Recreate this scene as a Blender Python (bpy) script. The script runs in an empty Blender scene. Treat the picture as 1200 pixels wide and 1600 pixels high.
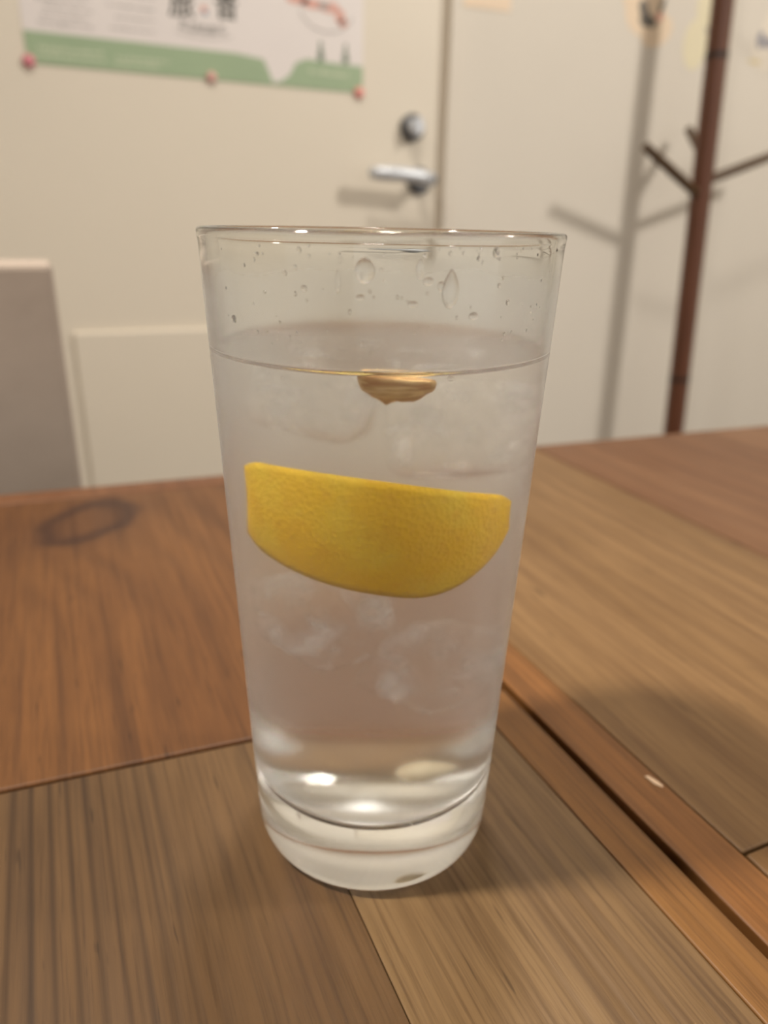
import bpy, bmesh, math, random
from mathutils import Vector, Matrix
random.seed(7)
scene = bpy.context.scene
COL = scene.collection

# ------------------------------------------------------------------ camera, world, lights, exposure
TZ = 0.72                                   # table top height
PITCH, ROLL, AZ = math.radians(21.5), math.radians(1.2), math.radians(24.0)
hdir = Vector((math.sin(AZ), math.cos(AZ), 0)); rdir = Vector((math.cos(AZ), -math.sin(AZ), 0)); zup = Vector((0, 0, 1))
fwd = hdir * math.cos(PITCH) - zup * math.sin(PITCH)
upv = zup * math.cos(PITCH) + hdir * math.sin(PITCH)
cr = rdir * math.cos(ROLL) + upv * math.sin(ROLL)
cu = upv * math.cos(ROLL) - rdir * math.sin(ROLL)
cam = bpy.data.cameras.new('camera'); camo = bpy.data.objects.new('camera', cam); COL.objects.link(camo)
M = Matrix((cr, cu, -fwd)).transposed().to_4x4(); M.translation = Vector((0, 0, TZ + 0.1524))
camo.matrix_world = M
cam.sensor_fit = 'HORIZONTAL'; cam.sensor_width = 36.0; cam.lens = 1150.0 / 1200.0 * 36.0
cam.clip_start = 0.01
cam.dof.use_dof = True; cam.dof.focus_distance = 0.147; cam.dof.aperture_fstop = 14.5
scene.camera = camo

w = bpy.data.worlds.new('world'); scene.world = w; w.use_nodes = True
bg = w.node_tree.nodes['Background']; bg.inputs[0].default_value = (1.0, 0.95, 0.88, 1); bg.inputs[1].default_value = 0.56

def lamp(name, loc, target, size, power, color):
    l = bpy.data.lights.new(name, 'AREA'); l.shape = 'DISK'; l.size = size; l.energy = power; l.color = color
    o = bpy.data.objects.new(name, l); COL.objects.link(o); o.location = loc
    o.rotation_euler = (Vector(target) - Vector(loc)).to_track_quat('-Z', 'Y').to_euler()
    return o
lamp('ceiling_lamp_right', (2.3, -0.7, 2.42), (0.7, 1.2, 0.9), 0.26, 36, (1.0, 0.94, 0.86))
lamp('ceiling_lamp_over_table', (0.30, 0.55, 2.50), (0.30, 0.55, 0.0), 0.18, 13, (1.0, 0.94, 0.86))
spot = lamp('ceiling_downlight_left', (-0.85, 0.33, 2.36), (0.0, 0.2, 0.7), 0.16, 8.5, (1.0, 0.92, 0.81))
spot.data.spread = math.radians(85)

scene.view_settings.view_transform = 'Standard'; scene.view_settings.look = 'None'
scene.view_settings.gamma = 1.0; scene.view_settings.use_curve_mapping = False
scene.view_settings.exposure = 0.16
cy = scene.cycles
cy.max_bounces = 24; cy.transmission_bounces = 24; cy.glossy_bounces = 8; cy.diffuse_bounces = 5
cy.transparent_max_bounces = 32; cy.caustics_refractive = True; cy.caustics_reflective = True
cy.blur_glossy = 0.5; cy.sample_clamp_indirect = 0.0; cy.use_denoising = True

# ------------------------------------------------------------------ helpers
def lin(c):
    return tuple(((v / 255) / 12.92 if v / 255 <= 0.04045 else ((v / 255 + 0.055) / 1.055) ** 2.4) for v in c) + (1.0,)

class NG:
    """tiny node-graph writer"""
    def __init__(s, name):
        s.m = bpy.data.materials.new(name); s.m.use_nodes = True
        s.t = s.m.node_tree; s.t.nodes.clear(); s.out = s.n('ShaderNodeOutputMaterial')
    def n(s, typ, **kw):
        nd = s.t.nodes.new(typ)
        for k, v in kw.items(): setattr(nd, k, v)
        return nd
    def set(s, sock, v):
        if hasattr(v, 'is_linked'): s.t.links.new(v, sock)
        else: sock.default_value = v
    def math(s, op, a, b=None, c=None, clamp=False):
        nd = s.n('ShaderNodeMath', operation=op); nd.use_clamp = clamp
        for i, v in enumerate((a, b, c)):
            if v is not None: s.set(nd.inputs[i], v)
        return nd.outputs[0]
    def mix(s, f, a, b, blend='MIX'):
        nd = s.n('ShaderNodeMix', data_type='RGBA', blend_type=blend)
        s.set(nd.inputs[0], f); s.set(nd.inputs[6], a); s.set(nd.inputs[7], b)
        return nd.outputs[2]
    def smooth(s, v, a, b):
        nd = s.n('ShaderNodeMapRange', interpolation_type='SMOOTHSTEP')
        s.set(nd.inputs[0], v); nd.inputs[1].default_value = a; nd.inputs[2].default_value = b
        return nd.outputs[0]
    def coord(s):
        return s.n('ShaderNodeTexCoord').outputs['Object']
    def mapping(s, v, scale=(1, 1, 1), loc=(0, 0, 0), rot=(0, 0, 0)):
        nd = s.n('ShaderNodeMapping'); s.t.links.new(v, nd.inputs[0])
        nd.inputs[1].default_value = loc; nd.inputs[2].default_value = rot; nd.inputs[3].default_value = scale
        return nd.outputs[0]
    def noise(s, v, scale=1, detail=3, rough=0.5):
        nd = s.n('ShaderNodeTexNoise'); s.t.links.new(v, nd.inputs['Vector'])
        nd.inputs['Scale'].default_value = scale; nd.inputs['Detail'].default_value = detail; nd.inputs['Roughness'].default_value = rough
        return nd.outputs[0]
    def sep(s, v):
        nd = s.n('ShaderNodeSeparateXYZ'); s.t.links.new(v, nd.inputs[0]); return nd.outputs
    def bump(s, h, strength=0.2, dist=0.001):
        nd = s.n('ShaderNodeBump'); s.set(nd.inputs['Height'], h)
        nd.inputs['Strength'].default_value = strength; nd.inputs['Distance'].default_value = dist
        return nd.outputs[0]
    def bsdf(s, col, rough=0.5, normal=None, metal=0.0, **kw):
        p = s.n('ShaderNodeBsdfPrincipled'); s.set(p.inputs['Base Color'], col); s.set(p.inputs['Roughness'], rough)
        p.inputs['Metallic'].default_value = metal
        if normal is not None: s.set(p.inputs['Normal'], normal)
        for k, v in kw.items(): s.set(p.inputs[k], v)
        return p.outputs[0]
    def finish(s, sh):
        s.t.links.new(sh, s.out.inputs[0]); return s.m

def plain(name, rgb, rough=0.5, metal=0.0, var=0.06, scale=30, bump=0.0):
    g = NG(name); c = g.coord(); nz = g.noise(c, scale, 4, 0.6)
    base = lin(rgb); dark = tuple(v * (1 - var * 2) for v in base[:3]) + (1,); lite = tuple(min(1, v * (1 + var)) for v in base[:3]) + (1,)
    col = g.mix(nz, dark, lite)
    nrm = g.bump(g.noise(c, scale * 8, 3), bump, 0.002) if bump else None
    return g.finish(g.bsdf(col, rough, nrm, metal))

def obj(name, bm, mat=None, parent=None, smooth=False):
    me = bpy.data.meshes.new(name)
    bmesh.ops.recalc_face_normals(bm, faces=bm.faces[:])
    if smooth:
        for f in bm.faces: f.smooth = True
    bm.to_mesh(me); bm.free()
    o = bpy.data.objects.new(name, me); COL.objects.link(o)
    if mat:
        for m_ in (mat if isinstance(mat, (list, tuple)) else [mat]): me.materials.append(m_)
    if parent: o.parent = parent
    return o
def thing(name, label, cat, loc=(0, 0, 0), group=None):
    o = bpy.data.objects.new(name, None); COL.objects.link(o); o.location = loc; o.empty_display_size = 0.02
    return tag(o, label, cat, group)
def tag(o, label=None, cat=None, group=None, kind=None):
    if label: o['label'] = label
    if cat: o['category'] = cat
    if group: o['group'] = group
    if kind: o['kind'] = kind
    return o
def box(bm, lo, hi, bev=0.0, seg=2):
    b2 = bmesh.new(); bmesh.ops.create_cube(b2, size=1)
    for v in b2.verts:
        v.co = Vector([(lo[i] + hi[i]) / 2 + v.co[i] * (hi[i] - lo[i]) for i in range(3)])
    if bev: bmesh.ops.bevel(b2, geom=b2.edges[:], offset=bev, segments=seg, affect='EDGES', profile=0.5)
    merge(bm, b2); return bm
def merge(bm, b2):
    me = bpy.data.meshes.new('tmp'); b2.to_mesh(me); b2.free(); bm.from_mesh(me); bpy.data.meshes.remove(me)
def prism(bm, pts, z0, z1, bev=0.0, seg=2):
    """outline in XY extruded in z, edges bevelled"""
    b2 = bmesh.new(); vs = [b2.verts.new((x, y, z0)) for x, y in pts]
    f = b2.faces.new(vs); r = bmesh.ops.extrude_face_region(b2, geom=[f])
    for v in r['geom']:
        if isinstance(v, bmesh.types.BMVert): v.co.z = z1
    bmesh.ops.recalc_face_normals(b2, faces=b2.faces[:])
    if bev: bmesh.ops.bevel(b2, geom=b2.edges[:], offset=bev, segments=seg, affect='EDGES', profile=0.5)
    merge(bm, b2); return bm
def tube(bm, pts, radii, n=20, cap=True):
    """swept round rod through points with a radius at each"""
    pts = [Vector(p) for p in pts]; rings = []
    for i, p in enumerate(pts):
        d = (pts[min(i + 1, len(pts) - 1)] - pts[max(i - 1, 0)]).normalized()
        a = d.orthogonal().normalized() if i == 0 else (a - d * a.dot(d)).normalized()
        b = d.cross(a)
        rings.append([bm.verts.new(p + (a * math.cos(t) + b * math.sin(t)) * radii[i]) for t in [2 * math.pi * k / n for k in range(n)]])
    for r0, r1 in zip(rings, rings[1:]):
        for k in range(n): bm.faces.new((r0[k], r0[(k + 1) % n], r1[(k + 1) % n], r1[k]))
    if cap: bm.faces.new(rings[0][::-1]); bm.faces.new(rings[-1])
    return bm
def lathe(bm, prof, n=160, mats=None):
    """revolve (r, z[, mat]) about z; r = 0 makes a pole"""
    rings = []
    for p in prof:
        r, z = p[0], p[1]
        rings.append([bm.verts.new((0, 0, z))] if r < 1e-7 else [bm.verts.new((r * math.cos(2 * math.pi * k / n), r * math.sin(2 * math.pi * k / n), z)) for k in range(n)])
    for i in range(len(rings) - 1):
        a, b = rings[i], rings[i + 1]; mi = prof[i][2] if len(prof[i]) > 2 else 0
        for k in range(n):
            k2 = (k + 1) % n
            if len(a) == 1: f = bm.faces.new((a[0], b[k2], b[k]))
            elif len(b) == 1: f = bm.faces.new((a[k], a[k2], b[0]))
            else: f = bm.faces.new((a[k], a[k2], b[k2], b[k]))
            f.material_index = mi
    return bm

# ------------------------------------------------------------------ the room
WY = 1.5                                    # the wall with the door
wallm = plain('wall_paint', (222, 214, 201), 0.75, var=0.02, scale=3, bump=0.04)
doorm = plain('door_paint', (226, 216, 199), 0.5, var=0.015, scale=4)
framem = plain('frame_paint', (221, 212, 198), 0.55, var=0.02, scale=6)
floorm = plain('floor_boards', (78, 60, 46), 0.5, var=0.15, scale=5)
ceilm = plain('ceiling_paint', (232, 226, 214), 0.8, var=0.02)
def struct(name, bm, m): return tag(obj(name, bm, m), kind='structure')
b = bmesh.new()
box(b, (-2.2, WY, 0), (-0.185, WY + 0.12, 2.6)); box(b, (0.806, WY, 0), (3.6, WY + 0.12, 2.6)); box(b, (-0.185, WY, 2.06), (0.806, WY + 0.12, 2.6))
struct('wall_back', b, wallm)
struct('wall_left', box(bmesh.new(), (-2.32, -2.6, 0), (-2.2, WY + 0.12, 2.6)), wallm)
struct('wall_right', box(bmesh.new(), (3.6, -2.6, 0), (3.72, WY + 0.12, 2.6)), wallm)
struct('floor', box(bmesh.new(), (-2.32, -2.6, -0.1), (3.72, WY + 0.12, 0)), floorm)
struct('ceiling', box(bmesh.new(), (-2.32, -2.6, 2.6), (3.72, WY + 0.12, 2.7)), ceilm)
bb = bmesh.new(); box(bb, (0.81, WY - 0.012, 0), (3.6, WY, 0.07), 0.003)
struct('baseboard_back', bb, framem)

# door frame (proud of the wall) and door
tf = bmesh.new()
box(tf, (0.783, WY - 0.014, 0), (0.808, WY + 0.05, 2.085), 0.003); box(tf, (-0.187, WY - 0.014, 0), (-0.162, WY + 0.05, 2.085), 0.003)
box(tf, (-0.162, WY - 0.014, 2.06), (0.783, WY + 0.05, 2.085), 0.003)
box(tf, (0.7662, WY + 0.012, 0), (0.785, WY + 0.06, 2.06)); box(tf, (-0.164, WY + 0.032, 0), (-0.14, WY + 0.06, 2.06))
struct('trim_1', tf, framem)
door = obj('door_1', box(bmesh.new(), (-0.156, WY - 0.004, 0.008), (0.766, WY + 0.03, 2.05), 0.002), doorm)
tag(door, 'cream door with a lever handle and a lock above it', None, kind='structure')
lp = bmesh.new(); box(lp, (0.03, WY - 0.012, 0.18), (0.66, WY - 0.004, 0.672), 0.004)
obj('lower_panel', lp, doorm, door)
steel = plain('brushed_steel', (222, 226, 232), 0.45, 0.5, var=0.05, scale=60)
darksteel = plain('lock_steel', (120, 120, 122), 0.35, 1.0, var=0.1, scale=80)
FY = WY - 0.004
h = bmesh.new()
tube(h, [(0.728, FY - 0.062, 0.953), (0.70, FY - 0.064, 0.957), (0.66, FY - 0.064, 0.960), (0.612, FY - 0.062, 0.960), (0.600, FY - 0.050, 0.960)], [0.0135, 0.0135, 0.0135, 0.013, 0.010], 16)
lever = obj('lever_handle', h, steel, door, True)
r = bmesh.new(); tube(r, [(0.728, FY, 0.953), (0.728, FY - 0.007, 0.953), (0.728, FY - 0.009, 0.953)], [0.026, 0.026, 0.022], 28)
tube(r, [(0.728, FY - 0.008, 0.953), (0.728, FY - 0.066, 0.953)], [0.0105, 0.0105], 18)
obj('handle_rose', r, darksteel, lever)
d = bmesh.new(); tube(d, [(0.708, FY, 1.049), (0.708, FY - 0.010, 1.049), (0.708, FY - 0.014, 1.049)], [0.025, 0.025, 0.021], 32)
lock = obj('lock_rose', d, darksteel, door)
d = bmesh.new(); tube(d, [(0.708, FY - 0.013, 1.049), (0.708, FY - 0.030, 1.049), (0.708, FY - 0.033, 1.049)], [0.015, 0.0145, 0.012], 24)
box(d, (0.7035, FY - 0.040, 1.033), (0.7125, FY - 0.031, 1.065), 0.0015)
obj('thumb_turn', d, steel, lock)

# ------------------------------------------------------------------ poster on the door
paper = plain('poster_paper', (232, 224, 220), 0.5, var=0.03, scale=6)
green = plain('green_print', (160, 180, 146), 0.5, var=0.06, scale=9)
ink = plain('dark_ink', (66, 66, 56), 0.6, var=0.08)
greyink = plain('grey_ink', (176, 170, 166), 0.6, var=0.08)
paleink = plain('pale_ink', (196, 206, 176), 0.6, var=0.05)
orange = plain('orange_print', (228, 176, 162), 0.6, var=0.08)
darkgreen = plain('dark_green_print', (122, 136, 118), 0.6, var=0.08)
blueink = plain('blue_print', (146, 160, 178), 0.6, var=0.08)
PX0, PX1, PZ0, PZ1 = 0.016, 0.602, 1.101, 1.520
PY = FY - 0.0012
poster = thing('poster', 'white poster with a green bottom band, stuck on the cream door', 'poster', (0, FY, 0))
def padd(name, bm, m, lvl):
    # geometry authored in (x, z) at a shallow depth in front of the sheet
    for v in bm.verts: v.co = Vector((v.co.x, -0.0012 - lvl * 0.00025 - v.co.z, v.co.y))
    return obj(name, bm, m, poster)
def poly(bm, pts, t=0.0):
    bm.faces.new([bm.verts.new((x, z, t)) for x, z in pts]); return bm
def ell(bm, x, z, a, c, n=14, rot=0.0):
    poly(bm, [(x + a * math.cos(q) * math.cos(rot) - c * math.sin(q) * math.sin(rot), z + a * math.cos(q) * math.sin(rot) + c * math.sin(q) * math.cos(rot)) for q in [2 * math.pi * k / n for k in range(n)]]); return bm
def rect(bm, x0, z0, x1, z1): return poly(bm, [(x0, z0), (x1, z0), (x1, z1), (x0, z1)])
sh = bmesh.new(); box(sh, (PX0, -0.0012, PZ0), (PX1, 0, PZ1)); obj('paper_sheet', sh, paper, poster)
# band with a hill line and one white notch running down into it
g = bmesh.new()
poly(g, [(PX0, PZ0), (0.428, PZ0), (0.420, PZ0 + 0.018), (0.409, PZ0 + 0.040), (0.36, PZ0 + 0.045), (PX0, PZ0 + 0.046)])
poly(g, [(0.428, PZ0), (0.448, PZ0), (0.441, PZ0 + 0.008), (0.428, PZ0 + 0.006)])
poly(g, [(0.448, PZ0), (PX1, PZ0), (PX1, PZ0 + 0.045), (0.53, PZ0 + 0.046), (0.49, PZ0 + 0.048), (0.470, PZ0 + 0.040), (0.458, PZ0 + 0.020), (0.441, PZ0 + 0.008)])
padd('green_band', g, green, 1)
def scrib(bm, x0, x1, z, th, n, seed):
    rr = random.Random(seed); x = x0
    while x < x1:
        wd = rr.uniform(0.004, 0.011)
        rect(bm, x, z + rr.uniform(-0.001, 0.001), min(x + wd, x1), z + th * rr.uniform(0.6, 1)); x += wd + rr.uniform(0.001, 0.003)
t = bmesh.new()
scrib(t, 0.035, 0.135, PZ0 + 0.021, 0.007, 0, 1); scrib(t, 0.030, 0.140, PZ0 + 0.011, 0.006, 0, 2)
scrib(t, 0.155, 0.245, PZ0 + 0.018, 0.006, 0, 3); scrib(t, 0.152, 0.225, PZ0 + 0.010, 0.005, 0, 4)
scrib(t, 0.495, 0.575, PZ0 + 0.025, 0.008, 0, 5)
padd('pale_lettering', t, paleink, 2)['kind'] = 'stuff'
t = bmesh.new()
for i in range(8): scrib(t, 0.040 + 0.006 * (i % 3), 0.125 - 0.008 * (i % 2), PZ0 + 0.058 + 0.011 * i, 0.003, 0, 10 + i)
for i in range(6): scrib(t, 0.150 + 0.01 * (i % 2), 0.225, PZ0 + 0.062 + 0.016 * i, 0.0025, 0, 30 + i)
padd('small_lettering', t, greyink, 2)['kind'] = 'stuff'
def text(name, s, x, z, size, m, lvl=2, rot=0.0):
    c = bpy.data.curves.new(name, 'FONT'); c.body = s; c.size = size; c.align_x = 'CENTER'; c.fill_mode = 'FRONT'; c.resolution_u = 3
    c.offset = size * 0.012
    tmp = bpy.data.objects.new(name, c); COL.objects.link(tmp); bpy.context.view_layer.update()
    me = bpy.data.meshes.new_from_object(tmp.evaluated_get(bpy.context.evaluated_depsgraph_get()))
    COL.objects.unlink(tmp); bpy.data.objects.remove(tmp)
    bm = bmesh.new(); bm.from_mesh(me); bpy.data.meshes.remove(me)
    R = Matrix.Rotation(rot, 4, 'Z')
    for v in bm.verts: v.co = R @ v.co; v.co.x += x; v.co.y += z; v.co.z = 0
    return padd(name, bm, m, lvl)
text('large_lettering', '旅', 0.269, 1.1945, 0.045, ink)
text('large_lettering', '音', 0.346, 1.199, 0.043, ink)
for i, ch in enumerate('たびのおと'):
    a = (i - 2) / 2
    text('arched_lettering', ch, 0.304 + a * 0.034, 1.1700 + 0.004 * a * a, 0.0165, ink, 2, a * 0.22)
ar = bmesh.new()
for i in range(10):
    a0, a1 = -1 + i * 0.2, -0.8 + i * 0.2
    poly(ar, [(0.304 + a0 * 0.05, 1.163 + 0.007 * a0 * a0), (0.304 + a1 * 0.05, 1.163 + 0.007 * a1 * a1), (0.304 + a1 * 0.05, 1.1642 + 0.007 * a1 * a1), (0.304 + a0 * 0.05, 1.1642 + 0.007 * a0 * a0)])
padd('arc_line', ar, greyink, 2)
padd('orange_dot', ell(bmesh.new(), 0.307, 1.206, 0.006, 0.006), orange, 2)
padd('blue_dot', ell(bmesh.new(), 0.309, 1.201, 0.004, 0.004), blueink, 3)
fr = bmesh.new()
for x, z, a, c in ((0.475, 1.240, 0.022, 0.008), (0.505, 1.236, 0.024, 0.008), (0.535, 1.234, 0.020, 0.009), (0.556, 1.222, 0.010, 0.012), (0.562, 1.212, 0.009, 0.007)): ell(fr, x, z, a, c)
padd('orange_drawing', fr, orange, 2)
fr = bmesh.new()
for i in range(16):
    q0, q1 = math.pi * (1.05 + i * 0.055), math.pi * (1.05 + (i + 1) * 0.055)
    poly(fr, [(0.53 + 0.05 * math.cos(q0), 1.230 + 0.034 * math.sin(q0)), (0.53 + 0.05 * math.cos(q1), 1.230 + 0.034 * math.sin(q1)), (0.53 + 0.052 * math.cos(q1), 1.230 + 0.036 * math.sin(q1)), (0.53 + 0.052 * math.cos(q0), 1.230 + 0.036 * math.sin(q0))])
padd('grey_drawing', fr, greyink, 3)
padd('grey_drawing', ell(bmesh.new(), 0.525, 1.236, 0.012, 0.005), greyink, 3)
for x in (0.518, 0.567):
    fr = bmesh.new(); poly(fr, [(x - 0.006, 1.148), (x + 0.006, 1.148), (x + 0.006, 1.160), (x + 0.003, 1.166), (x + 0.003, 1.176), (x, 1.182), (x - 0.003, 1.176), (x - 0.003, 1.166), (x - 0.006, 1.160)])
    padd('tree_drawing', fr, darkgreen, 2)

def magnet(x, z, rgb, label, r):
    t = bmesh.new(); tube(t, [(x, FY - 0.0015, z), (x, FY - 0.005, z), (x, FY - 0.0075, z), (x, FY - 0.0085, z)], [r, r, r * 0.85, r * 0.4], 24)
    tag(obj('round_magnet', t, plain('magnet_plastic', rgb, 0.35, var=0.03), None, True), label, 'magnet', 'pink magnets holding the poster')
magnet(0.019, 1.104, (222, 136, 148), "deep pink magnet at the poster's lower left corner", 0.0095)
magnet(0.313, 1.105, (226, 172, 164), "pale pink magnet under the middle of the poster's green band", 0.0085)
magnet(0.594, 1.102, (234, 150, 142), "salmon pink magnet at the poster's lower right corner", 0.0095)

# paper and stickers on the wall right of the door
pm = plain('peach_paper', (238, 216, 190), 0.7, var=0.03, scale=8)
t = bmesh.new(); prism(t, [(0.815, 1.268), (0.922, 1.270), (0.926, 1.53), (0.817, 1.53)], 0, 0.001)
for v in t.verts: v.co = Vector((v.co.x, WY - 0.0002 - v.co.z, v.co.y))
tag(obj('paper_sheet', t, pm), 'peach paper sheet on the wall just right of the door frame', 'paper')
def sticker(label, base_rgb, blobs, marks):
    th = thing('wall_sticker', label, 'sticker', (0, WY, 0), 'flower stickers on the wall behind the coat rack')
    def put(nm, lst, m, lvl):
        bm = bmesh.new()
        for i, (x, z, a, c) in enumerate(lst):
            b2 = bmesh.new(); ell(b2, x, z, a, c, 18, 0.4 * i)
            for v in b2.verts: v.co = Vector((v.co.x, -0.0006 - 0.0003 * lvl - 0.00002 * i, v.co.y))
            merge(bm, b2)
        if lvl == 0:
            bmesh.ops.solidify(bm, geom=bm.faces[:], thickness=0.0005)
        obj(nm, bm, m, th)
    put('backing', blobs, plain('sticker_base', base_rgb, 0.6, var=0.03, scale=14), 0)
    for nm, rgb, lst in marks: put(nm, lst, plain('sticker_mark', rgb, 0.6, var=0.1, scale=40), 1)
sticker('peach wall sticker with a dark flower head, left of the brown rack pole', (236, 214, 186), [(1.262, 1.31, 0.055, 0.05), (1.30, 1.275, 0.045, 0.03), (1.235, 1.345, 0.045, 0.03)],
        [('dark_bloom', (112, 106, 98), [(1.268, 1.292, 0.020, 0.013), (1.256, 1.312, 0.012, 0.018), (1.285, 1.288, 0.010, 0.009), (1.305, 1.322, 0.016, 0.006)]), ('pink_petal', (238, 176, 158), [(1.302, 1.302, 0.009, 0.010)])])
sticker('pale yellow wall sticker with thin grey curls close beside the rack pole', (232, 222, 190), [(1.415, 1.26, 0.035, 0.05), (1.45, 1.33, 0.045, 0.05)],
        [('grey_curl', (176, 170, 158), [(1.463, 1.335, 0.016, 0.006), (1.470, 1.318, 0.010, 0.005), (1.45, 1.285, 0.005, 0.018), (1.456, 1.262, 0.007, 0.01)])])
sticker('grey and cream wall sticker beyond the right branch of the rack', (234, 224, 208), [(1.64, 1.27, 0.05, 0.045), (1.66, 1.32, 0.05, 0.04)],
        [('grey_bloom', (150, 148, 156), [(1.612, 1.288, 0.012, 0.018), (1.64, 1.285, 0.016, 0.012)]), ('yellow_stem', (226, 208, 160), [(1.605, 1.243, 0.022, 0.004)])])

# ------------------------------------------------------------------ chair behind the table (left)
fab = plain('grey_fabric', (176, 161, 148), 0.9, var=0.12, scale=7, bump=0.15)
cw = plain('chair_wood', (96, 66, 44), 0.5, var=0.15, scale=12)
ch = thing('dining_chair', 'grey-brown upholstered chair standing behind the far left table edge', 'chair', (-0.2, 0.80, 0))
b = bmesh.new(); box(b, (-0.205, -0.185, 0.47), (0.2045, -0.135, 0.8400), 0.005, 3); obj('backrest', b, fab, ch, False)
b = bmesh.new(); box(b, (-0.21, -0.14, 0.40), (0.21, 0.27, 0.47), 0.02, 3); obj('seat', b, fab, ch)
for sx in (-1, 1):
    for y in (-0.165, 0.245):
        b = bmesh.new(); tube(b, [(sx * 0.185, y, 0.0), (sx * 0.18, y, 0.402)], [0.014, 0.02], 14); obj('leg', b, cw, ch)

# ------------------------------------------------------------------ coat rack
def rackmat(name, a, c):
    g = NG(name); v = g.coord(); nz = g.noise(g.mapping(v, (60, 60, 5)), 1, 4, 0.6)
    return g.finish(g.bsdf(g.mix(nz, lin(a), lin(c)), 0.38))
rm = rackmat('rack_wood', (70, 38, 20), (112, 66, 42)); rdark = plain('rack_joint', (34, 20, 12), 0.5)
rbr = rackmat('branch_wood', (66, 48, 30), (92, 68, 44))
def PA(z): return Vector((1.395 - 0.0362 * z, 1.3273 + 0.031 * z, z))
rk = thing('coat_rack', 'dark brown wooden tree coat rack leaning in front of the wall', 'coat rack', PA(0))
O = PA(0)
b = bmesh.new(); tube(b, [PA(z) - O for z in (0.03, 0.5, 1.0, 1.4, 1.72, 1.76)], [0.023, 0.023, 0.0225, 0.022, 0.021, 0.012], 8); obj('pole', b, rm, rk)
for z in (0.528, 1.206):
    b = bmesh.new(); tube(b, [PA(z) - O, PA(z + 0.010) - O], [0.0236, 0.0236], 8); obj('joint_ring', b, rdark, rk)
for p0, p1 in ((PA(0.938), (1.160, 1.325, 1.026)), (PA(0.968), (1.62, 1.36, 1.050)), (PA(1.015), (1.393, 1.455, 1.0826)), (PA(1.45), (1.45, 1.22, 1.56)), (PA(1.50), (1.15, 1.36, 1.60)), (PA(1.55), (1.46, 1.42, 1.65))):
    p1 = Vector(p1); b = bmesh.new(); tube(b, [p0 - O, p0.lerp(p1, 0.5) - O, p1 - O], [0.0105, 0.0105, 0.0095], 14); obj('branch', b, rbr, rk)
for k in range(4):
    q = math.radians(45 + 90 * k); e = Vector((math.cos(q), math.sin(q), 0)); b = bmesh.new()
    if O.y + e.y * 0.2 > 1.49: e = e * 0.55
    tube(b, [Vector((0, 0, 0.07)) + e * 0.02, Vector((0, 0, 0.04)) + e * 0.12, Vector((0, 0, 0.012)) + e * 0.20], [0.014, 0.013, 0.012], 12); obj('foot', b, rm, rk)

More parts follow.
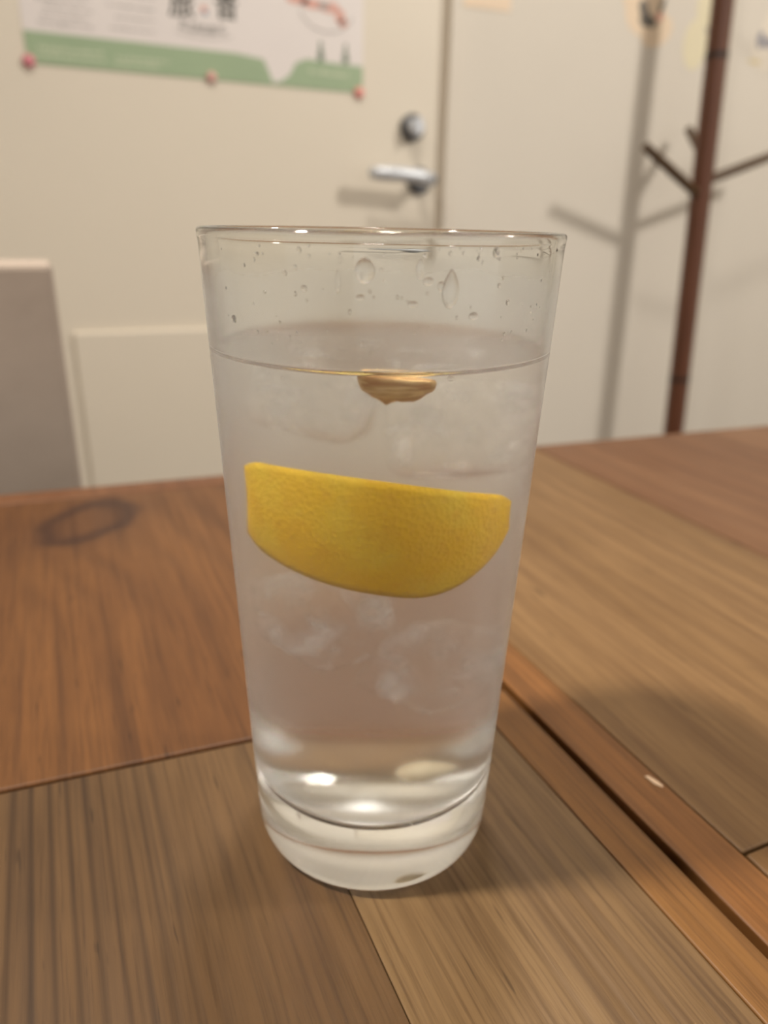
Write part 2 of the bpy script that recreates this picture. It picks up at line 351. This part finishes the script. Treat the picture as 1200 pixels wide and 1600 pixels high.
# ------------------------------------------------------------------ plank table
def wood(name, base, dark, light, freq=120, warp=0.004, line=0.35, sharp=3.0, gloss=0.42, seed=0, knot=None, fade=None, fib=0.5, angle=0.0):
    g = NG(name); v0 = g.coord(); v = g.mapping(v0, (1, 1, 1), (seed * 0.37, seed * 0.71, seed), (0, 0, angle))
    xs = g.sep(v)
    wv = g.math('MULTIPLY', g.math('SUBTRACT', g.noise(g.mapping(v, (14, 3.5, 1)), 1, 3, 0.5), 0.5), warp * 4)
    x = g.math('ADD', xs[0], wv)
    if knot:
        kx, ky, kr = knot; o = g.sep(v0)
        dx = g.math('ADD', g.math('SUBTRACT', o[0], kx), g.math('MULTIPLY', g.math('SUBTRACT', o[1], ky), -0.3)); dy = g.math('MULTIPLY', g.math('SUBTRACT', o[1], ky), 0.8)
        dist = g.math('SQRT', g.math('ADD', g.math('MULTIPLY', dx, dx), g.math('MULTIPLY', dy, dy)))
        near = g.math('SUBTRACT', 1.0, g.smooth(dist, kr * 0.4, kr * 5))
        x = g.math('ADD', x, g.math('MULTIPLY', near, 0.02))
    ring = g.math('MULTIPLY_ADD', g.math('SINE', g.math('MULTIPLY', x, freq * 6.2832)), 0.5, 0.5)
    var = g.math('MULTIPLY_ADD', g.noise(g.mapping(v, (40, 2, 1)), 1, 2), 1.4, -0.2, clamp=True)
    ring = g.math('MULTIPLY', g.math('POWER', ring, sharp), var)
    if fade:
        ring = g.math('MULTIPLY', ring, g.math('SUBTRACT', 1.0, g.math('MULTIPLY', g.smooth(g.sep(v0)[0], fade[0], fade[1]), fade[2])))
    fibre = g.noise(g.mapping(v, (900, 28, 40)), 1, 4, 0.65)
    fib2 = g.noise(g.mapping(v, (260, 6, 10)), 1, 3, 0.6)
    broad = g.noise(g.mapping(v, (22, 7, 5)), 1, 4, 0.6)
    col = g.mix(g.smooth(broad, 0.3, 0.7), lin(base), lin(light))
    col = g.mix(g.math('MULTIPLY', g.smooth(fib2, 0.45, 0.75), fib), col, lin(dark))
    col = g.mix(g.math('MULTIPLY', g.smooth(fibre, 0.42, 0.75), fib), col, lin(dark))
    col = g.mix(g.math('MULTIPLY', ring, line), col, lin(dark))
    # fine dark pores drawn out along the grain
    pore = g.noise(g.mapping(v, (520, 45, 30)), 1, 2, 0.5)
    col = g.mix(g.math('MULTIPLY', g.smooth(pore, 0.68, 0.76), 0.45), col, tuple(c * 0.4 for c in lin(dark)[:3]) + (1,))
    if knot:
        kr = knot[2]
        wob = g.math('ADD', dist, g.math('MULTIPLY', g.math('SUBTRACT', g.noise(v0, 60, 3), 0.5), kr * 0.5))
        rim = g.math('SUBTRACT', 1.0, g.smooth(g.math('ABSOLUTE', g.math('SUBTRACT', wob, kr)), 0.0, kr * 0.45))
        halo = g.math('SUBTRACT', 1.0, g.smooth(wob, kr * 0.6, kr * 2.4))
        col = g.mix(g.math('MULTIPLY', halo, 0.5), col, lin((56, 32, 20)))
        col = g.mix(g.math('MULTIPLY', rim, 0.75), col, lin((42, 22, 16)))
    hgt = g.math('SUBTRACT', g.math('MULTIPLY', fibre, 0.5), ring)
    rg = g.math('MULTIPLY_ADD', fib2, 0.2, gloss - 0.1)
    return g.finish(g.bsdf(col, rg, g.bump(hgt, 0.25, 0.0006), 0.0, **{'Specular IOR Level': 0.32}))
table = thing('plank_table', 'brown wooden plank table carrying the tall glass of iced water', 'table', (0, 0, 0))
def FE(x): return 0.4582 - 0.0668 * x        # the far edge is cut slightly askew
NEARY, LX, RX = -0.32, -0.42, 0.86
G = 0.0005
def plank(pts, m, bev=0.0012, dz=0.0, name='plank'):
    b = bmesh.new(); prism(b, pts, TZ - 0.030, TZ + dz, bev, 3); return obj(name, b, m, table)
def CS(x): return 0.1916 - 0.065 * x         # end joint left of the glass
w_ul = wood('wood_upper_left', (86, 53, 26), (54, 31, 15), (102, 66, 34), 55, 0.012, 0.42, 2.0, seed=1, knot=(0.004, 0.398, 0.020), fib=0.5)
w_ll = wood('wood_lower_left', (84, 61, 37), (34, 20, 10), (100, 75, 48), 222, 0.0012, 1.0, 3.6, seed=2, fade=(0.004, 0.030, 0.85), fib=0.36)
w_mid = wood('wood_middle', (106, 82, 54), (62, 41, 22), (122, 97, 66), 120, 0.003, 0.6, 5.0, seed=3, fib=0.55)
w_mid2 = wood('wood_middle_strip', (108, 72, 36), (60, 36, 16), (120, 84, 44), 150, 0.003, 0.55, 5.0, seed=4, fib=0.55)
w_nar = wood('wood_narrow', (114, 74, 36), (68, 42, 19), (126, 84, 46), 150, 0.002, 0.5, 4.0, seed=5, fib=0.5)
w_rt = wood('wood_right', (110, 82, 50), (76, 50, 28), (124, 95, 62), 60, 0.007, 0.5, 3.0, seed=6, fib=0.45, angle=0.03)
w_rt2 = wood('wood_right_near', (110, 80, 46), (76, 48, 26), (122, 90, 54), 70, 0.005, 0.4, 3.0, seed=7, fib=0.4)
w_far = wood('wood_far_right', (102, 68, 43), (70, 42, 25), (114, 80, 53), 45, 0.007, 0.5, 3.0, seed=8, fib=0.4)
w_far2 = wood('wood_far_right_end', (100, 68, 41), (70, 42, 25), (110, 78, 50), 50, 0.006, 0.4, 3.0, seed=9, fib=0.4)
w_edge = wood('wood_edge', (96, 60, 36), (62, 37, 22), (106, 70, 44), 70, 0.002, 0.3, 3.0, seed=10, fib=0.3)
xa, xc, xg, xA, xD, xB, xR = LX, 0.0482, 0.1152, 0.1302, 0.1478, 0.3125, 0.56
EW = 0.020
GA = 0.0014
plank([(xa, CS(xa) + G), (xA - GA, CS(xA) + G), (xA - GA, FE(xA) - EW - G), (xa, FE(xa) - EW - G)], w_ul)
plank([(xa, FE(xa) - EW), (xA - GA, FE(xA) - EW), (xA - GA, FE(xA)), (xa, FE(xa))], w_edge, 0.004, 0.0, 'edge_strip')
plank([(xa, NEARY), (xc + 0.0008, NEARY), (xc - 0.0001, CS(xc) - 0.0009), (xa, CS(xa) - 0.0009)], w_ll, 0.0003)
plank([(xc + 0.001, NEARY), (xg + 0.003, NEARY), (xg - 0.0004, CS(xg) - 0.0009), (xc + 0.0001, CS(xc) - 0.0009)], w_mid, 0.0003)
plank([(xg + 0.0034, NEARY), (xA - GA, NEARY), (xA - GA, CS(xA) - 0.0009), (xg, CS(xg) - 0.0009)], w_mid2, 0.0005)
plank([(xA + GA, NEARY), (xD - 0.0002, NEARY), (xD - 0.0002, FE(xD)), (xA + GA, FE(xA))], w_nar, 0.0006)
plank([(xD + 0.0001, 0.0962), (xB - G, 0.0957), (xB - G, FE(xB)), (xD + 0.0001, FE(xD))], w_rt, 0.0007)
plank([(xD + 0.0004, NEARY), (xB - G, NEARY), (xB - G, 0.0949), (xD + 0.0004, 0.0954)], w_rt2, 0.0007)
plank([(xB + G, NEARY), (xR - G, NEARY), (xR - G, FE(xR)), (xB + G, FE(xB))], w_far, 0.0016)
plank([(xR + G, NEARY), (RX, NEARY), (RX, FE(RX)), (xR + G, FE(xR))], w_far2, 0.0012)
sub = plain('shadowed_underboard', (30, 20, 14), 0.8, var=0.1)
b = bmesh.new(); prism(b, [(LX + 0.02, NEARY + 0.02), (RX - 0.02, NEARY + 0.02), (RX - 0.02, FE(RX) - 0.03), (LX + 0.02, FE(LX) - 0.03)], TZ - 0.045, TZ - 0.0295); obj('underboard', b, sub, table)
legw = plain('table_leg_wood', (110, 76, 50), 0.5, var=0.15, scale=10)
for x in (LX + 0.06, RX - 0.06):
    for y in (NEARY + 0.06, 0.34):
        b = bmesh.new(); box(b, (x - 0.03, y - 0.03, 0), (x + 0.03, y + 0.03, TZ - 0.045), 0.004); obj('leg', b, legw, table)
for y in (NEARY + 0.05, 0.345):
    b = bmesh.new(); box(b, (LX + 0.09, y - 0.011, TZ - 0.12), (RX - 0.09, y + 0.011, TZ - 0.045), 0.002); obj('apron', b, legw, table)
# torn pale chip in the narrow plank
b = bmesh.new(); prism(b, [(0.1440, 0.1285), (0.1452, 0.1282), (0.1462, 0.1252), (0.1463, 0.1232), (0.1456, 0.1228), (0.1445, 0.1248)], TZ - 0.0005, TZ + 0.00025)
obj('wood_chip', b, plain('raw_wood', (206, 178, 148), 0.7), table)

# ------------------------------------------------------------------ the glass
GX, GY = 0.0642, 0.1482
H, RB, RT = 0.1510, 0.0305, 0.03705
ZW = 0.1285                                  # water level
ZF = 0.0190                                  # inner floor
def rout(z): return RB + (RT - RB) * z / H
def rin(z): return rout(z) - (0.0021 - 0.0006 * z / H)
g = NG('clear_glass')
gl = g.n('ShaderNodeBsdfGlass'); gl.inputs['IOR'].default_value = 1.5; gl.inputs['Roughness'].default_value = 0.0; gl.inputs['Color'].default_value = (0.985, 0.99, 0.985, 1)
glass_clear = g.finish(gl.outputs[0])
# outer wall: condensation film from the water line down to the heel
g = NG('misted_glass')
c = g.coord(); z = g.sep(c)[2]
nz = g.noise(c, 90, 4, 0.6); big = g.noise(c, 28, 3, 0.5)
zz = g.math('ADD', z, g.math('MULTIPLY', g.math('SUBTRACT', big, 0.5), 0.010))
heel = g.smooth(zz, 0.015, 0.025)
cold = g.math('SUBTRACT', 1.0, g.smooth(zz, ZW - 0.004, ZW + 0.006))          # full mist where the wall is cold
haze = g.math('SUBTRACT', 1.0, g.smooth(zz, 0.137, 0.149))                    # thin mist above the water
sp = g.sep(c)
side = g.smooth(g.math('ADD', g.math('MULTIPLY', sp[0], 0.398), g.math('MULTIPLY', sp[1], 0.917)), -0.024, 0.012)   # far wall whiter to brighten the view through, front kept clearer before the lemon
mask = g.math('MULTIPLY', heel, g.math('MAXIMUM', cold, g.math('MULTIPLY', haze, g.math('MULTIPLY_ADD', side, 0.15, 0.80))))
mask2 = g.math('MULTIPLY', mask, g.math('MULTIPLY_ADD', nz, 0.5, 0.75), clamp=True)
gl = g.n('ShaderNodeBsdfGlass'); gl.inputs['IOR'].default_value = 1.5; gl.inputs['Color'].default_value = (0.985, 0.99, 0.985, 1)
g.set(gl.inputs['Roughness'], g.math('ADD', g.math('MULTIPLY', mask2, g.math('MULTIPLY_ADD', side, 0.20, 0.20)), g.math('MULTIPLY', g.math('SUBTRACT', 1.0, heel), 0.10)))
df = g.n('ShaderNodeBsdfDiffuse'); df.inputs[0].default_value = (0.86, 0.88, 0.89, 1)
tr = g.n('ShaderNodeBsdfTranslucent'); tr.inputs[0].default_value = (0.86, 0.88, 0.89, 1)
m1 = g.n('ShaderNodeMixShader'); m1.inputs[0].default_value = 0.5; g.t.links.new(df.outputs[0], m1.inputs[1]); g.t.links.new(tr.outputs[0], m1.inputs[2])
m2 = g.n('ShaderNodeMixShader'); g.set(m2.inputs[0], g.math('MULTIPLY', mask2, g.math('MULTIPLY_ADD', side, 0.20, 0.085))); g.t.links.new(gl.outputs[0], m2.inputs[1]); g.t.links.new(m1.outputs[0], m2.inputs[2])
glass_mist = g.finish(m2.outputs[0])
g = NG('glass_to_water')                    # the wetted inner wall: glass against water
gl = g.n('ShaderNodeBsdfGlass'); gl.inputs['IOR'].default_value = 1.5 / 1.33; gl.inputs['Roughness'].default_value = 0.0
glass_wet = g.finish(gl.outputs[0])
prof = [(0.0, 0.0024, 0), (0.010, 0.0022, 0), (0.017, 0.0016, 0), (0.0232, 0.0005, 0), (0.0260, 0.0, 0), (0.0277, 0.0003, 1), (0.0291, 0.0012, 1), (0.0301, 0.0028, 1), (0.0307, 0.0054, 1)]
zz = 0.0085
while zz < H - 0.004: prof.append((rout(zz), zz, 1)); zz += 0.0042
RM = (rout(H) + rin(H)) / 2; rr = rout(H) - RM + 0.00012
prof += [(rout(H - 0.0042), H - 0.0042, 0), (rout(H - 0.0028), H - 0.0028, 0), (rout(H - 0.0018) + 0.0001, H - 0.0018, 0)]
for k in range(9):
    q = math.pi * k / 8
    prof.append((RM + rr * math.cos(q), H - rr + rr * math.sin(q), 0))
prof += [(rin(H - 0.0018) - 0.0001, H - 0.0018, 0), (rin(H - 0.0030), H - 0.0030, 0)]
zz = H - 0.008
while zz > ZW + 0.002: prof.append((rin(zz), zz, 0)); zz -= 0.004
prof.append((rin(ZW), ZW, 2))
zz = ZW - 0.004
CRR = 0.007
while zz > ZF + CRR + 0.001: prof.append((rin(zz), zz, 2)); zz -= 0.0045
rc = rin(ZF + CRR)
inner = []
for k in range(8):
    q = (math.pi / 2) * k / 7
    inner.append((rc - CRR + CRR * math.cos(q), ZF + CRR - CRR * math.sin(q), 2))
prof += inner + [(rc * 0.5, ZF - 0.0002, 2), (0.0, ZF - 0.0003, 2)]
b = bmesh.new(); lathe(b, prof, 180)
glass = obj('tall_glass', b, [glass_clear, glass_mist, glass_wet], None, True); glass.location = (GX, GY, TZ + 0.0001)
tag(glass, 'tall clear tapered tumbler, misted below the water line, standing on the plank table', 'glass')

g = NG('water_surface')
gl = g.n('ShaderNodeBsdfGlass'); gl.inputs['IOR'].default_value = 1.33; gl.inputs['Roughness'].default_value = 0.0
water_top = g.finish(gl.outputs[0])
g = NG('water_against_glass'); tp = g.n('ShaderNodeBsdfTransparent'); water_side = g.finish(tp.outputs[0])
e = 0.00006
wp = [(0.0, ZF - 0.0003 + e, 1), (rc * 0.5, ZF - 0.0002 + e, 1)] + [(a - e, z_ + e, 1) for a, z_, _ in inner[::-1]]
zz = ZF + CRR + 0.004
while zz < ZW - 0.003: wp.append((rin(zz) - e, zz, 1)); zz += 0.006
wp += [(rin(ZW) - e, ZW - 0.0002, 0), (rin(ZW) - 0.0005, ZW - 0.0006, 0), (rin(ZW) - 0.0014, ZW - 0.0011, 0), (rin(ZW) - 0.0028, ZW - 0.0014, 0), (0.02, ZW - 0.0015, 0), (0.0, ZW - 0.0015, 0)]
b = bmesh.new(); lathe(b, wp, 180)
wat = obj('water', b, [water_top, water_side], None, True); wat.location = (GX, GY, TZ + 0.0001)
tag(wat, 'clear iced water filling the tall misted tumbler', 'water')

# frame of the glass seen from the camera: e1 to the right, e2 away
HV = Vector((GX, GY, 0)).normalized(); RV = Vector((HV.y, -HV.x, 0))
def GP(a, d, z): return Vector((GX, GY, TZ)) + RV * a + HV * d + Vector((0, 0, z))

# ------------------------------------------------------------------ lemon wedge
g = NG('lemon_peel'); c = g.coord()
vor = g.n('ShaderNodeTexVoronoi'); g.t.links.new(c, vor.inputs['Vector']); vor.inputs['Scale'].default_value = 900
pit = vor.outputs['Distance']
col = g.mix(g.smooth(g.noise(c, 70, 3), 0.35, 0.7), lin((255, 205, 28)), lin((255, 218, 58)))
col = g.mix(g.math('MULTIPLY', g.smooth(g.noise(c, 420, 2), 0.5, 0.75), 0.35), col, lin((240, 176, 12)))
peelm = g.finish(g.bsdf(col, 0.45, g.bump(pit, 0.35, 0.0006), 0.0, **{'Specular IOR Level': 0.15}))
pithm = plain('lemon_pith', (240, 226, 172), 0.7, var=0.05, scale=200)
g = NG('lemon_flesh'); c = g.coord()
col = g.mix(g.noise(g.mapping(c, (300, 90, 200)), 1, 3), lin((226, 190, 96)), lin((244, 222, 140)))
fleshm = g.finish(g.bsdf(col, 0.35, None, 0.0, **{'Subsurface Weight': 0.2, 'Subsurface Radius': (0.004, 0.003, 0.001)}))
lem = thing('lemon_wedge', 'yellow lemon wedge floating peel outwards against the front of the glass', 'lemon', GP(0, 0, 0.10))
L0 = lem.location.copy()
NS, NT = 40, 14
def lem_pt(s, t, inset=0.0):
    """s along the wedge -1..1, t from the upper cut (0) down the peel to the lower cut (1)"""
    half = 0.0252
    a = half * s + 0.0005
    ztop = 0.1040 + 0.0029 * (1 - s * s) - 0.0034 * s - 0.0006 * s * s
    hh = 0.0250 * (1 - (0.25 * ((0.15 - s) / 1.15) ** 2.8 if s < 0.15 else 0.60 * ((s - 0.15) / 0.85) ** 2.3))
    front = -(0.0296 - 0.0125 * s * s - 0.002 * abs(s) ** 6)        # follows the round wall
    c_ = max(0.0, (abs(s) - 0.86) / 0.14); ztop -= 0.0016 * c_ * c_; hh -= 0.0034 * c_ * c_      # trimmed, rounded tips
    ang = t * 1.20 - 0.50
    dz = hh * (math.sin(ang) - math.sin(-0.50)) / (math.sin(0.70) - math.sin(-0.50))
    dep = hh * 0.62 * (1 - math.cos(ang))
    n = Vector((0, -math.cos(ang), math.sin(ang)))                  # rough inward direction is +depth, +z
    return Vector((a * (1 - inset * 8), front + dep + inset * math.cos(ang), ztop - dz + inset * math.sin(ang)))
def loc(v): return RV * v.x + HV * v.y + Vector((0, 0, TZ + v.z)) + Vector((GX, GY, 0)) - L0
TH = 0.0026
b = bmesh.new()
outer = [[b.verts.new(loc(lem_pt(-1 + 2 * i / NS, j / NT))) for j in range(NT + 1)] for i in range(NS + 1)]
inn = [[b.verts.new(loc(lem_pt(-1 + 2 * i / NS, j / NT, TH))) for j in range(NT + 1)] for i in range(NS + 1)]
for i in range(NS):
    for j in range(NT):
        b.faces.new((outer[i][j], outer[i + 1][j], outer[i + 1][j + 1], outer[i][j + 1])).material_index = 0
        b.faces.new((inn[i][j], inn[i][j + 1], inn[i + 1][j + 1], inn[i + 1][j])).material_index = 1
    for j in (0, NT):
        b.faces.new((outer[i][j], inn[i][j], inn[i + 1][j], outer[i + 1][j])).material_index = 1
for j in range(NT):
    for i in (0, NS): b.faces.new((outer[i][j], outer[i][j + 1], inn[i][j + 1], inn[i][j])).material_index = 0
peel = obj('peel', b, [peelm, pithm], lem, True)
b = bmesh.new()
rings = []
for i in range(NS + 1):
    s = -0.97 + 1.94 * i / NS
    pts = [lem_pt(s, j / NT, TH + 0.0001) for j in range(NT + 1)]
    core = Vector((0.0225 * s, 0.004 - 0.004 * s * s, pts[0].z - 0.0115))
    pts = [core] + pts
    rings.append([b.verts.new(loc(p)) for p in pts])
n = len(rings[0])
for r0, r1 in zip(rings, rings[1:]):
    for k in range(n): b.faces.new((r0[k], r0[(k + 1) % n], r1[(k + 1) % n], r1[k]))
b.faces.new(rings[0][::-1]); b.faces.new(rings[-1])
obj('flesh', b, fleshm, lem, True)

# shred of pulp hanging under the water surface
g = NG('pulp'); c = g.coord()
rot = g.mapping(c, (1, 1, 1), (0, 0, 0), (0, 0, math.radians(24)))
st = g.noise(g.mapping(rot, (70, 300, 900)), 1, 3, 0.6)
col = g.mix(g.smooth(st, 0.35, 0.65), lin((196, 140, 70)), lin((246, 214, 150)))
pulpm = g.finish(g.bsdf(col, 0.5, g.bump(st, 0.5, 0.001)))
b = bmesh.new(); bmesh.ops.create_uvsphere(b, u_segments=28, v_segments=16, radius=1)
for v in b.verts:
    x, y, z = v.co
    z = min(z, 0.12)
    wob = 1 + 0.08 * math.sin(9 * x + 4 * z) + 0.06 * math.sin(17 * x + 3)
    v.co = RV * (x * 0.0068 * (1 + 0.18 * x)) + HV * (y * 0.0042) + Vector((0, 0, z * 0.0040 * wob - 0.0006 * x))
pl = obj('lemon_pulp', b, pulpm, None, True); pl.location = GP(0.0018, -0.0288, ZW - 0.0022)
tag(pl, 'tan shred of lemon pulp hanging just under the water surface', 'lemon pulp')

b = bmesh.new(); bmesh.ops.create_uvsphere(b, u_segments=20, v_segments=12, radius=1)
for v in b.verts:
    x, y, z = v.co; tp_ = 1 - 0.35 * max(0, x)
    v.co = RV * (x * 0.0055) + HV * (y * 0.0036 * tp_) + Vector((0, 0, z * 0.0026 * tp_))
sd = obj('reflection_seed', b, plain('reflection_pale', (246, 232, 200), 0.5, var=0.08, scale=300), None, True); sd.location = GP(0.0095, 0.001, ZF + 0.0028)  # pale oval solid added to stand for the wedge's reflection at the floor
tag(sd, 'pale seed shape added for the lemon reflection on the bottom inside the glass', 'seed')

# ------------------------------------------------------------------ ice cubes
g = NG('ice'); c = g.coord(); cl = g.noise(c, 120, 4, 0.6)
gl = g.n('ShaderNodeBsdfGlass'); gl.inputs['IOR'].default_value = 1.31 / 1.33
g.set(gl.inputs['Roughness'], g.math('MULTIPLY', cl, 0.25))
df = g.n('ShaderNodeBsdfTranslucent'); df.inputs[0].default_value = (0.92, 0.94, 0.96, 1)
d2 = g.n('ShaderNodeBsdfDiffuse'); d2.inputs[0].default_value = (0.92, 0.94, 0.96, 1)
ms = g.n('ShaderNodeMixShader'); g.t.links.new(df.outputs[0], ms.inputs[1]); g.t.links.new(d2.outputs[0], ms.inputs[2])
mx = g.n('ShaderNodeMixShader'); g.set(mx.inputs[0], g.math('MULTIPLY', g.smooth(cl, 0.45, 0.70), 0.42)); g.t.links.new(gl.outputs[0], mx.inputs[1]); g.t.links.new(ms.outputs[0], mx.inputs[2])
icem = g.finish(mx.outputs[0])
def ice(a, d, z, sx, sy, sz, rot, label, seed):
    rr = random.Random(seed); b = bmesh.new(); bmesh.ops.create_cube(b, size=1)
    for v in b.verts: v.co = Vector((v.co.x * sx * rr.uniform(.85, 1.05), v.co.y * sy * rr.uniform(.85, 1.05), v.co.z * sz * rr.uniform(.85, 1.05)))
    bmesh.ops.bevel(b, geom=b.edges[:], offset=0.0035, segments=4, affect='EDGES', profile=0.5)
    o = obj('ice_cube', b, icem, None, True); o.location = GP(a, d, z); o.rotation_euler = rot
    tag(o, label, 'ice', 'ice cubes in the glass')
ice(-0.010, 0.012, 0.116, 0.020, 0.019, 0.017, (0.2, 0.15, 0.9), 'clear ice cube behind the left end of the lemon wedge, at the surface', 1)
ice(0.013, 0.007, 0.110, 0.019, 0.020, 0.021, (-0.3, 0.2, 0.3), 'clear ice cube behind the right end of the lemon wedge', 2)
ice(-0.009, -0.003, 0.067, 0.021, 0.021, 0.019, (0.1, -0.15, 0.2), 'clouded ice cube just below the left half of the lemon wedge', 3)
ice(0.011, 0.006, 0.050, 0.019, 0.020, 0.020, (0.4, 0.3, 0.7), 'lowest ice cube, in the lower right of the glass', 4)

# ------------------------------------------------------------------ droplets on the clear upper wall
g = NG('droplet_water'); gl = g.n('ShaderNodeBsdfGlass'); gl.inputs['IOR'].default_value = 1.33; gl.inputs['Roughness'].default_value = 0.0
dropm = g.finish(gl.outputs[0])
SL = math.atan((RT - RB) / H)
def drop(bm, ang, z, wmm, hmm, tear=0.0, nseg=20):
    a = math.radians(ang); base = Vector((math.cos(a) * rout(z), math.sin(a) * rout(z), z))
    nrm = Vector((math.cos(a) * math.cos(SL), math.sin(a) * math.cos(SL), -math.sin(SL))); tan = Vector((-math.sin(a), math.cos(a), 0)); upd = nrm.cross(tan)
    W, Hh = wmm / 2000, hmm / 2000; D = 0.7 * min(W, Hh)
    b2 = bmesh.new(); bmesh.ops.create_uvsphere(b2, u_segments=nseg, v_segments=nseg // 2, radius=1)
    for v in b2.verts:
        x, y, q = v.co
        k = 1 - tear * max(0.0, y) ** 1.2
        depth = max(q, 0.0) * D * (1 - 0.35 * tear * y)
        if q < 0: x, y = x * (1 / max(1e-4, math.sqrt(x * x + y * y))) * min(1, math.sqrt(x * x + y * y)), y
        p = base + tan * (x * W * k) + upd * (y * Hh)
        # flat back just inside the round wall, dome standing off it
        rr_ = math.hypot(p.x, p.y); want = rout(p.z) - 0.00006 + depth
        p.x *= want / rr_; p.y *= want / rr_
        v.co = p
    merge(bm, b2)
BIG = [(-117.6, .1449, 3.4, 4.1, .15, 'large rounded drop on the glass, left of centre under the rim'),
       (-95.1, .1422, 3.1, 6.4, .55, 'longest teardrop on the glass, right of centre under the rim'),
       (-103.5, .1453, 1.5, 3.3, .3, 'slim upright drop just above two beads, centre of the glass'),
       (-101.3, .1434, 1.8, 1.4, .1, 'wide bead touching the slim upright drop from below'),
       (-97.7, .1426, 1.45, 1.7, .1, 'round bead on the left flank of the longest teardrop'),
       (-87.7, .1377, 1.95, 1.4, .1, 'lone bead lowest and rightmost below the longest teardrop'),
       (-105.1, .1398, 1.8, 1.05, .1, 'flat bead below the middle of the cluster of drops'),
       (-118.7, .1407, 1.5, .95, .0, 'flat bead straight below the large rounded drop'),
       (-124.6, .1431, 1.1, 3.7, .3, 'thin upright run of water left of the large rounded drop'),
       (-133.8, .1418, 1.2, 1.1, .0, 'small bead left of the thin upright run of water'),
       (-82.2, .1480, 1.4, 1.9, .1, 'oblong drop hanging right under the rim on the right side')]
for a, z, wv, hv, te, lb in BIG:
    b = bmesh.new(); drop(b, a, z, wv, hv, te, 24)
    o = obj('water_drop', b, dropm, None, True); o.location = glass.location
    tag(o, lb, 'water drop', 'water drops on the outside of the glass')
SMALL = [(-139.3, .1441, .85, .96), (-134.9, .1478, .93, 1.14), (-76.3, .1397, .89, 1.0), (-146.3, .1408, .66, .55), (-123.9, .1468, .62, 1.7), (-101.3, .1415, .63, .63), (-87.6, .1470, .53, .84),
         (-86.2, .1463, .53, .85), (-136.1, .1450, .63, .95), (-113.4, .1451, .72, .62), (-148.5, .1470, .65, .54), (-115.2, .1408, .52, .52), (-80.1, .1426, .76, .87), (-142.0, .1262, .68, .68), (-93.3, .1272, 1.3, 1.1), (-160, .1355, 1.4, 1.5)]
b = bmesh.new()
for s_ in SMALL: drop(b, *s_, 0.1, 12)
for k in range(30):
    s_ = random.uniform(0.3, 0.75); drop(b, random.choice((random.uniform(-98, -50), random.uniform(-98, -50), random.uniform(-150, -98))), random.uniform(0.1468, 0.1486), s_, s_ * random.uniform(0.8, 1.3), 0.1, 8)
for k in range(46):
    s_ = random.uniform(0.25, 0.6); drop(b, random.uniform(-165, -55), random.uniform(0.132, 0.1478), s_, s_ * random.uniform(0.8, 1.6), 0.1, 8)
o = obj('droplet_spatter', b, dropm, None, True); o.location = glass.location
tag(o, 'fine spatter of tiny droplets on the clear upper wall of the glass', 'droplets', kind='stuff')
